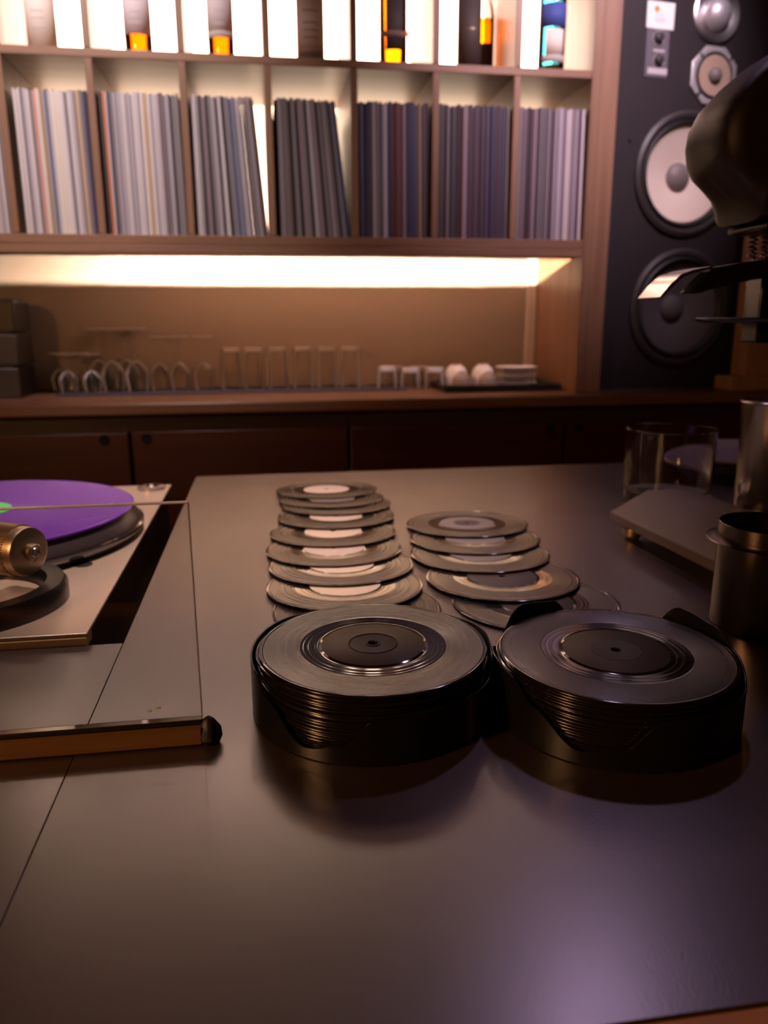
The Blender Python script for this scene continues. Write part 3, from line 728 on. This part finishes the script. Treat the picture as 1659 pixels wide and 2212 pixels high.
for k in range(64):
    an = 2*math.pi*k/64
    mm = Matrix.Translation(wl) @ rotm @ Matrix.Rotation(an, 4, 'Z')
    b8 = MB().box(.0252, .0268, -.0007, .0007, .012, .044).xf(mm); kn.add(b8.v, b8.f)
kn.build('knurling', 'brass', cw, smooth=False)
pv = wl+ax*.105
MB().lathe([(0, abz+.0042), (.026, abz+.0042), (.026, abz+.012), (.014, abz+.016), (.014, pv.z-.012), (.020, pv.z-.010), (.020, pv.z+.014), (.017, pv.z+.016), (0, pv.z+.016)], 40).build('arm_pivot', 'steel_dark', tt, (pv.x, pv.y, 0))
h = onz(180, 1220, PZ)
MB().lathe([(0, .0003), (.009, .0003), (.0105, .0008), (.0105, .0002), (.0, .0001)], 28).build('screw_hole', 'black_matte', tt, (h.x-ox, h.y-oy, PZ-oz))
h = onz(328, 1056, PZ)
MB().lathe([(.0, .0002), (.024, .0002), (.024, .004), (.020, .006), (.012, .006), (.010, .003), (0, .003)], 32).build('speed_knob', 'steel', tt, (h.x-ox, min(h.y, TY1-.03)-oy, PZ-oz))

# ------------------------------------------------------------------ seven-inch records
RR = .0873
def rec_profile(th):
    h = th/2
    return [(.0036, -h), (RR-.003, -h), (RR-.0008, -h*.8), (RR, -h*.25), (RR, h*.25), (RR-.0007, h*.85), (RR-.0022, h), (RR-.0034, h*.82), (.0838, h*.62), (.0565, h*.62), (.056, h*.5),
            (.0535, h*.5), (.0532, h*.535), (.0528, h*.5), (.0495, h*.5), (.0492, h*.535), (.0488, h*.5), (.0445, h*.5), (.0442, h*.535), (.0438, h*.5), (.041, h*.5), (.0405, h*.9), (.0036, h*.9)]
REC_ME = {}
def record(th, mat, loc, rot, label, group, lab=None, inner=None, name='seven_inch_record'):
    if (th, mat) not in REC_ME:
        o = MB().lathe(rec_profile(th), 112, closed=True).build(name, mat, angle=50); REC_ME[(th, mat)] = o.data
    else: o = bpy.data.objects.new(name, REC_ME[(th, mat)]); C.objects.link(o)
    o.location = loc; o.rotation_euler = rot; tag(o, label, 'record', group)
    z = th/2*.9
    if lab:
        MB().lathe([(.0038, z+.00003), (.0395, z+.00003), (.0392, z+.00022), (.0038, z+.00022)], 80, closed=True).build('label', lab, o)
    if inner == 'gloss':
        MB().lathe([(.0190, z+.0002), (.0186, z+.0008), (.0180, z+.0003), (.006, z+.0003), (.0058, z+.0009), (.0044, z+.0009), (.004, z+.0002)], 64).build('center_ring', 'label_gloss', o)
    elif inner:
        MB().lathe([(.0040, z+.00023), (.0188, z+.00023), (.0188, z+.0004), (.0040, z+.0004)], 64, closed=True).build('center_print', inner, o)
    return o
ORD = ['', 'first', 'second', 'third', 'fourth', 'fifth', 'sixth', 'seventh', 'eighth', 'ninth', 'tenth', 'eleventh', 'twelfth', 'thirteenth', 'fourteenth', 'fifteenth', 'sixteenth', 'seventeenth', 'eighteenth', 'nineteenth', 'twentieth', 'twenty-first']
def holder(cx, cy, prof, n, pitch, label, topmat, lab, inner, toplabel, label_stack, group, rz=0):
    HR, HT = .0925, .0015
    t = thing('record_holder', label, 'holder', (cx, cy, TZ+.0004), (0, 0, rz))
    MB().lathe([(0, 0), (HR-.001, 0), (HR-HT-.0002, .0022), (0, .0022)], 96).build('base', 'black_plastic', t)
    prof = sorted(prof); P3 = [(a-360, h) for a, h in prof]+prof+[(a+360, h) for a, h in prof]
    def hf(a):
        for (a0, h0), (a1, h1) in zip(P3, P3[1:]):
            if a0 <= a <= a1: k = (a-a0)/(a1-a0); k = k*k*(3-2*k); return h0+(h1-h0)*k
    N = 180; v = []; fc = []
    for i in range(N):
        a = 360*i/N - 180; hh = hf(a); ca, sa = math.cos(R_(a)), math.sin(R_(a))
        for r, z in ((HR, .0003), (HR, hh*.5), (HR, hh-.0004), (HR-HT*.5, hh), (HR-HT, hh-.0004), (HR-HT, .0003)): v.append((r*ca, r*sa, z))
    for i in range(N):
        j = (i+1) % N
        for k in range(6): k2 = (k+1) % 6; fc.append((6*i+k, 6*j+k, 6*j+k2, 6*i+k2))
    MB().add(v, fc).build('wall', 'black_plastic', t, angle=60)
    z = TZ+.0004+.0024
    for i in range(n):
        top = i == n-1
        dx, dy = random.uniform(-.0016, .0016), random.uniform(-.0016, .0016)
        record(pitch-.0003, topmat, (cx+dx, cy+dy, z+pitch*(i+.5)), (0, 0, random.uniform(0, 6)), toplabel if top else label_stack.format(ORD[n-1-i]), None if top else group, lab if top else None, inner if top else None)
random.seed(11)
wave = [(-180, .046), (-165, .044), (-150, .030), (-128, .008), (-112, .012), (-96, .034), (-60, .036), (-32, .034), (-14, .044), (8, .050), (40, .046), (62, .016), (75, .014), (95, .044), (140, .048), (165, .047)]
holder(.0724, .5487, wave, 22, .00212, 'black plastic wavy-walled holder with the brown-labelled record on top', 'vinyl', 'label_brown', 'gloss',
       'black record with brown label and glossy center ring topping its holder', 'black record lying {} beneath the brown-labelled record in its holder', 'records stacked in the brown-label holder')
wave2 = [(-180, .046), (-166, .044), (-150, .030), (-128, .010), (-112, .014), (-94, .037), (-60, .038), (-32, .036), (-10, .044), (10, .054), (32, .058), (50, .030), (62, .016), (80, .022), (100, .054), (122, .057), (145, .034), (165, .044)]
holder(.2535, .512, wave2, 21, .00212, 'black plastic wavy-walled holder with the plum-labelled record on top', 'vinyl_b', 'label_plum', 'label_black',
       'black record with plum label and black center topping its holder', 'black record lying {} beneath the plum-labelled record in its holder', 'records stacked in the plum-label holder')

def spread(items, row):
    for i, (x, y, al, lab, inner, label) in enumerate(items):
        al = R_(al)
        z = TZ + .0010 + RR*math.sin(al) + .0004
        record(.0013, 'vinyl' if row == 0 else 'vinyl_b', (x, y, z), (-al, 0, random.uniform(-.0, .0)), label, None, lab, inner)
ordn = ['', 'second', 'third', 'fourth', 'fifth', 'sixth', 'seventh', 'eighth', 'last']
L = 'fan behind the brown-label holder'
spread([
 (.0965, 1.318, 2.4, 'label_pink', None, 'record with pale pink label uppermost in the '+L),
 (.0990, 1.252, 2.4, 'label_grey', None, 'dark-labelled record second under the pale pink one in the '+L),
 (.1030, 1.205, 2.4, 'label_grey', None, 'dark-labelled record third under the pale pink one in the '+L),
 (.0960, 1.128, 2.3, 'label_pink', None, 'record with bright sheen, fourth from top in the '+L),
 (.0840, 1.040, 2.2, 'label_cream', None, 'record with pale rim highlight, fifth from top in the '+L),
 (.0785, .958, 2.2, 'label_pink', None, 'record with rosy label, sixth from top in the '+L),
 (.0810, .890, 2.0, 'label_cream', None, 'record with cream label, seventh from top in the '+L),
 (.0780, .816, 1.6, 'label_cream', None, 'record with wide cream label, second lowest in the '+L),
 (.0840, .748, .15, 'label_grey', None, 'record lying flat lowest in the '+L)], 0)
L = 'fan behind the plum-label holder'
spread([
 (.2790, 1.052, 2.4, 'label_grey', 'label_plum', 'grey-label record with plum center on top in the '+L),
 (.2700, .976, 2.2, 'label_grey', None, 'record with grey label, second from top in the '+L),
 (.2585, .908, 1.9, 'label_grey', None, 'record with grey label, third from top in the '+L),
 (.2590, .815, 1.6, 'label_plum', None, 'record with plum label, second lowest in the '+L),
 (.2715, .737, .3, 'label_plum', None, 'record lying flat lowest in the '+L)], 1)

# ------------------------------------------------------------------ things right of the records
# steel cup with a flange, close by
cpx = .466; cpy = .645
tn = thing('steel_canister', 'dark brushed steel cup with wide flange beside the plum-labelled holder', 'cup', (cpx, cpy, TZ+.0004))
cr = .0445; chh = .102
MB().lathe([(0, 0), (cr-.002, 0), (cr, .002), (cr, chh), (cr-.0005, chh+.0006), (cr-.0012, chh), (cr-.0012, .002), (0, .002)], 72).build('wall', 'steel_dark', tn)
MB().lathe([(cr+.0001, chh-.016), (cr+.010, chh-.0165), (cr+.0108, chh-.0158), (cr+.010, chh-.0152), (cr+.0001, chh-.0145)], 72, closed=True).build('flange', 'steel_dark', tn)
# far steel cup
q = onz(1652, 1090, TZ)
sc = thing('steel_tumbler', 'tall shiny steel tumbler with rolled rim behind the grey wedge', 'cup', (q.x, q.y, TZ+.0004))
r_s = 70*1.18/F_PX
hgt = .166
MB().lathe([(0, 0), (r_s*.93, 0), (r_s*.95, .003), (r_s, hgt-.004), (r_s-.001, hgt-.004), (r_s*.93, .005), (0, .004)], 56).build('wall', 'steel', sc)
prf = [(r_s+.0015+.0022*math.cos(k*math.pi/5), hgt-.002+.0022*math.sin(k*math.pi/5)) for k in range(10)]
MB().lathe(prf, 56, closed=True).build('rolled_rim', 'steel', sc)
# glass
q = onz(1438, 1078, TZ)
dg = (q-CAM).dot(FWD); rg = 92*dg/F_PX
gl = thing('water_glass', 'clear straight-sided drinking glass with a heavy base behind the grey wedge', 'glass', (q.x, q.y, TZ+.0004))
hg = .118
MB().lathe([(rg*.94, .0), (rg*.97, .004), (rg, hg-.001), (rg-.001, hg), (rg-.002, hg-.001), (rg*.95-.002, .022), (rg*.85, .017), (0, .016), (0, 0)], 64, closed=True).build('wall', 'drink_glass', gl)
# dish behind
q = onz(1520, 1000, TZ)
ds = thing('serving_dish', 'wide shallow lilac-grey dish on a dark foot behind the drinking glass', 'dish', (q.x+.02, 1.36, TZ+.0004))
MB().lathe([(0, 0), (.07, 0), (.07, .02), (0, .02)], 40).build('foot', 'black_matte', ds)
MB().lathe([(0, .0202), (.09, .0205), (.135, .036), (.150, .040), (.150, .043), (.132, .040), (.09, .025), (0, .024)], 64).build('bowl', 'dish_lilac', ds)
# wedge-shaped box on metal ball feet
A_ = onz(1316, 1120, TZ+.022); B_ = onz(1556, 1240, TZ+.022)       # front lower edge
ed = (B_-A_); ed.z = 0; Lw = .30; edn = ed.normalized(); back = Vector((-edn.y, edn.x, 0))
wd = thing('wedge_box', 'flat grey metal box with sloped front face on round brass feet', 'device', (A_.x, A_.y, TZ))
wd.rotation_euler = (0, 0, math.atan2(edn.y, edn.x))
prof = [(0, .020), (0, .032), (.055, .060), (.115, .060), (.115, .020)]
v = [(0, y, z) for y, z in prof]+[(Lw, y, z) for y, z in prof]; n = 5
wm = MB().add(v, [tuple(range(n)), tuple(range(2*n-1, n-1, -1))]+[(i, n+i, n+(i+1) % n, (i+1) % n) for i in range(n)])
wm.build('body', 'wedge_grey', wd, bevel=.0015)
for fx in (.03, Lw-.03):
    for fy in (.02, .095):
        MB().lathe([(0, .0004), (.008, .0008), (.0125, .005), (.0135, .010), (.0125, .015), (.009, .018), (.009, .0218), (0, .0218)], 28).build('foot', 'brass', wd, (fx, fy, 0))

# ------------------------------------------------------------------ coffee grinder reaching in from the right
GD = 0.92
def gp(px, py, dy=0): return ony(px, py, GD+dy)
gbase = gp(1740, 600)
gr = thing('coffee_grinder', 'black coffee grinder with rounded head, fork arm and steel spout tip', 'grinder', (gbase.x+.14, GD, TZ+.0004))
go = gr.location
def gl_(px, py, dy=0): p = gp(px, py, dy); return (p.x-go.x, p.y-go.y, p.z-go.z)
# head: rounded body following its outline, full depth
outline = [(1760, 75), (1700, 95), (1659, 118), (1610, 148), (1560, 190), (1515, 240), (1494, 280), (1487, 320), (1490, 360), (1503, 392), (1530, 420), (1548, 442), (1556, 468), (1560, 492), (1640, 494), (1760, 494)]
ol = [gl_(*p) for p in outline]
cxm, czm = sum(p[0] for p in ol)/len(ol)+.01, sum(p[2] for p in ol)/len(ol)
mb = MB(); K = 14; n = len(ol)
for k in range(K+1):
    tt_ = -1+2*k/K; s = .70+.30*max(0, 1-abs(tt_)**5)**.5
    for x, y, z in ol: mb.v.append((cxm+(x-cxm)*s, .055*tt_-.030, czm+(z-czm)*s))
for k in range(K):
    for i in range(n): j = (i+1) % n; mb.f.append((k*n+i, (k+1)*n+i, (k+1)*n+j, k*n+j))
mb.f.append(tuple(range(n))); mb.f.append(tuple(range((K+1)*n-1, K*n-1, -1)))
head = mb.build('head', 'black_body', gr, angle=60)
lip = MB().tube([(p[0]+.0035, -.030, p[2]-.0010) for p in ol[2:13]], .0024, 8).build('front_lip', 'black_plastic', head)
# collar under head
a = gl_(1572, 495); b_ = gl_(1760, 512)
MB().box(a[0], b_[0], -.075, .002, b_[2], a[2]).build('collar', 'black_plastic', gr, bevel=.003)
for px in (1607, 1634, 1650):
    p0 = gl_(px, 513); p1 = gl_(px, 562); pts = []
    for k in range(49):
        q = k/48; an = q*2*math.pi*5; pts.append((p0[0]+.0045*math.cos(an), p0[1]-.02+.0045*math.sin(an), p0[2]+(p1[2]-p0[2])*q))
    MB().tube(pts, .0013, 6).build('spring', 'steel_dark', gr)
# fork arm
am = [gl_(1760, 545), gl_(1659, 558), gl_(1560, 572), gl_(1492, 584), gl_(1462, 612), gl_(1440, 636), gl_(1462, 637), gl_(1500, 625), gl_(1570, 610), gl_(1659, 600), gl_(1760, 592)]
MB().prism([(p[0], p[2]) for p in reversed(am)], -.050, -.0285).build('fork_arm', 'black_plastic', gr, bevel=.002)
tip = [gl_(1488, 581), gl_(1450, 588), gl_(1425, 597), gl_(1402, 618), gl_(1380, 645), gl_(1384, 647), gl_(1407, 623), gl_(1429, 603), gl_(1452, 594), gl_(1488, 587)]
MB().prism([(p[0], p[2]) for p in reversed(tip)], -.052, .004).build('spout_tip', 'steel', gr, bevel=.0006)
# pole and drip plate
a = gl_(1622, 562); b_ = gl_(1655, 740)
MB().box(a[0], a[0]+.06, -.028, .006, b_[2], a[2]).build('pole', 'black_plastic', gr, bevel=.003)
c0 = gl_(1645, 690)
pl_ = MB().lathe([(0, -.004), (.075, -.004), (.084, -.001), (.086, .001), (.083, .0025), (.074, .0015), (0, .0015)], 64).build('drip_plate', 'black_plastic', gr, (c0[0], -.012, c0[2]))
# column and base out of frame on the right carrying it all
MB().box(-.03, .08, -.03, .11, .02, .52).build('column', 'black_body', gr, bevel=.008)
MB().box(-.05, .13, -.10, .12, 0, .0195).build('foot_plate', 'black_body', gr, bevel=.004)
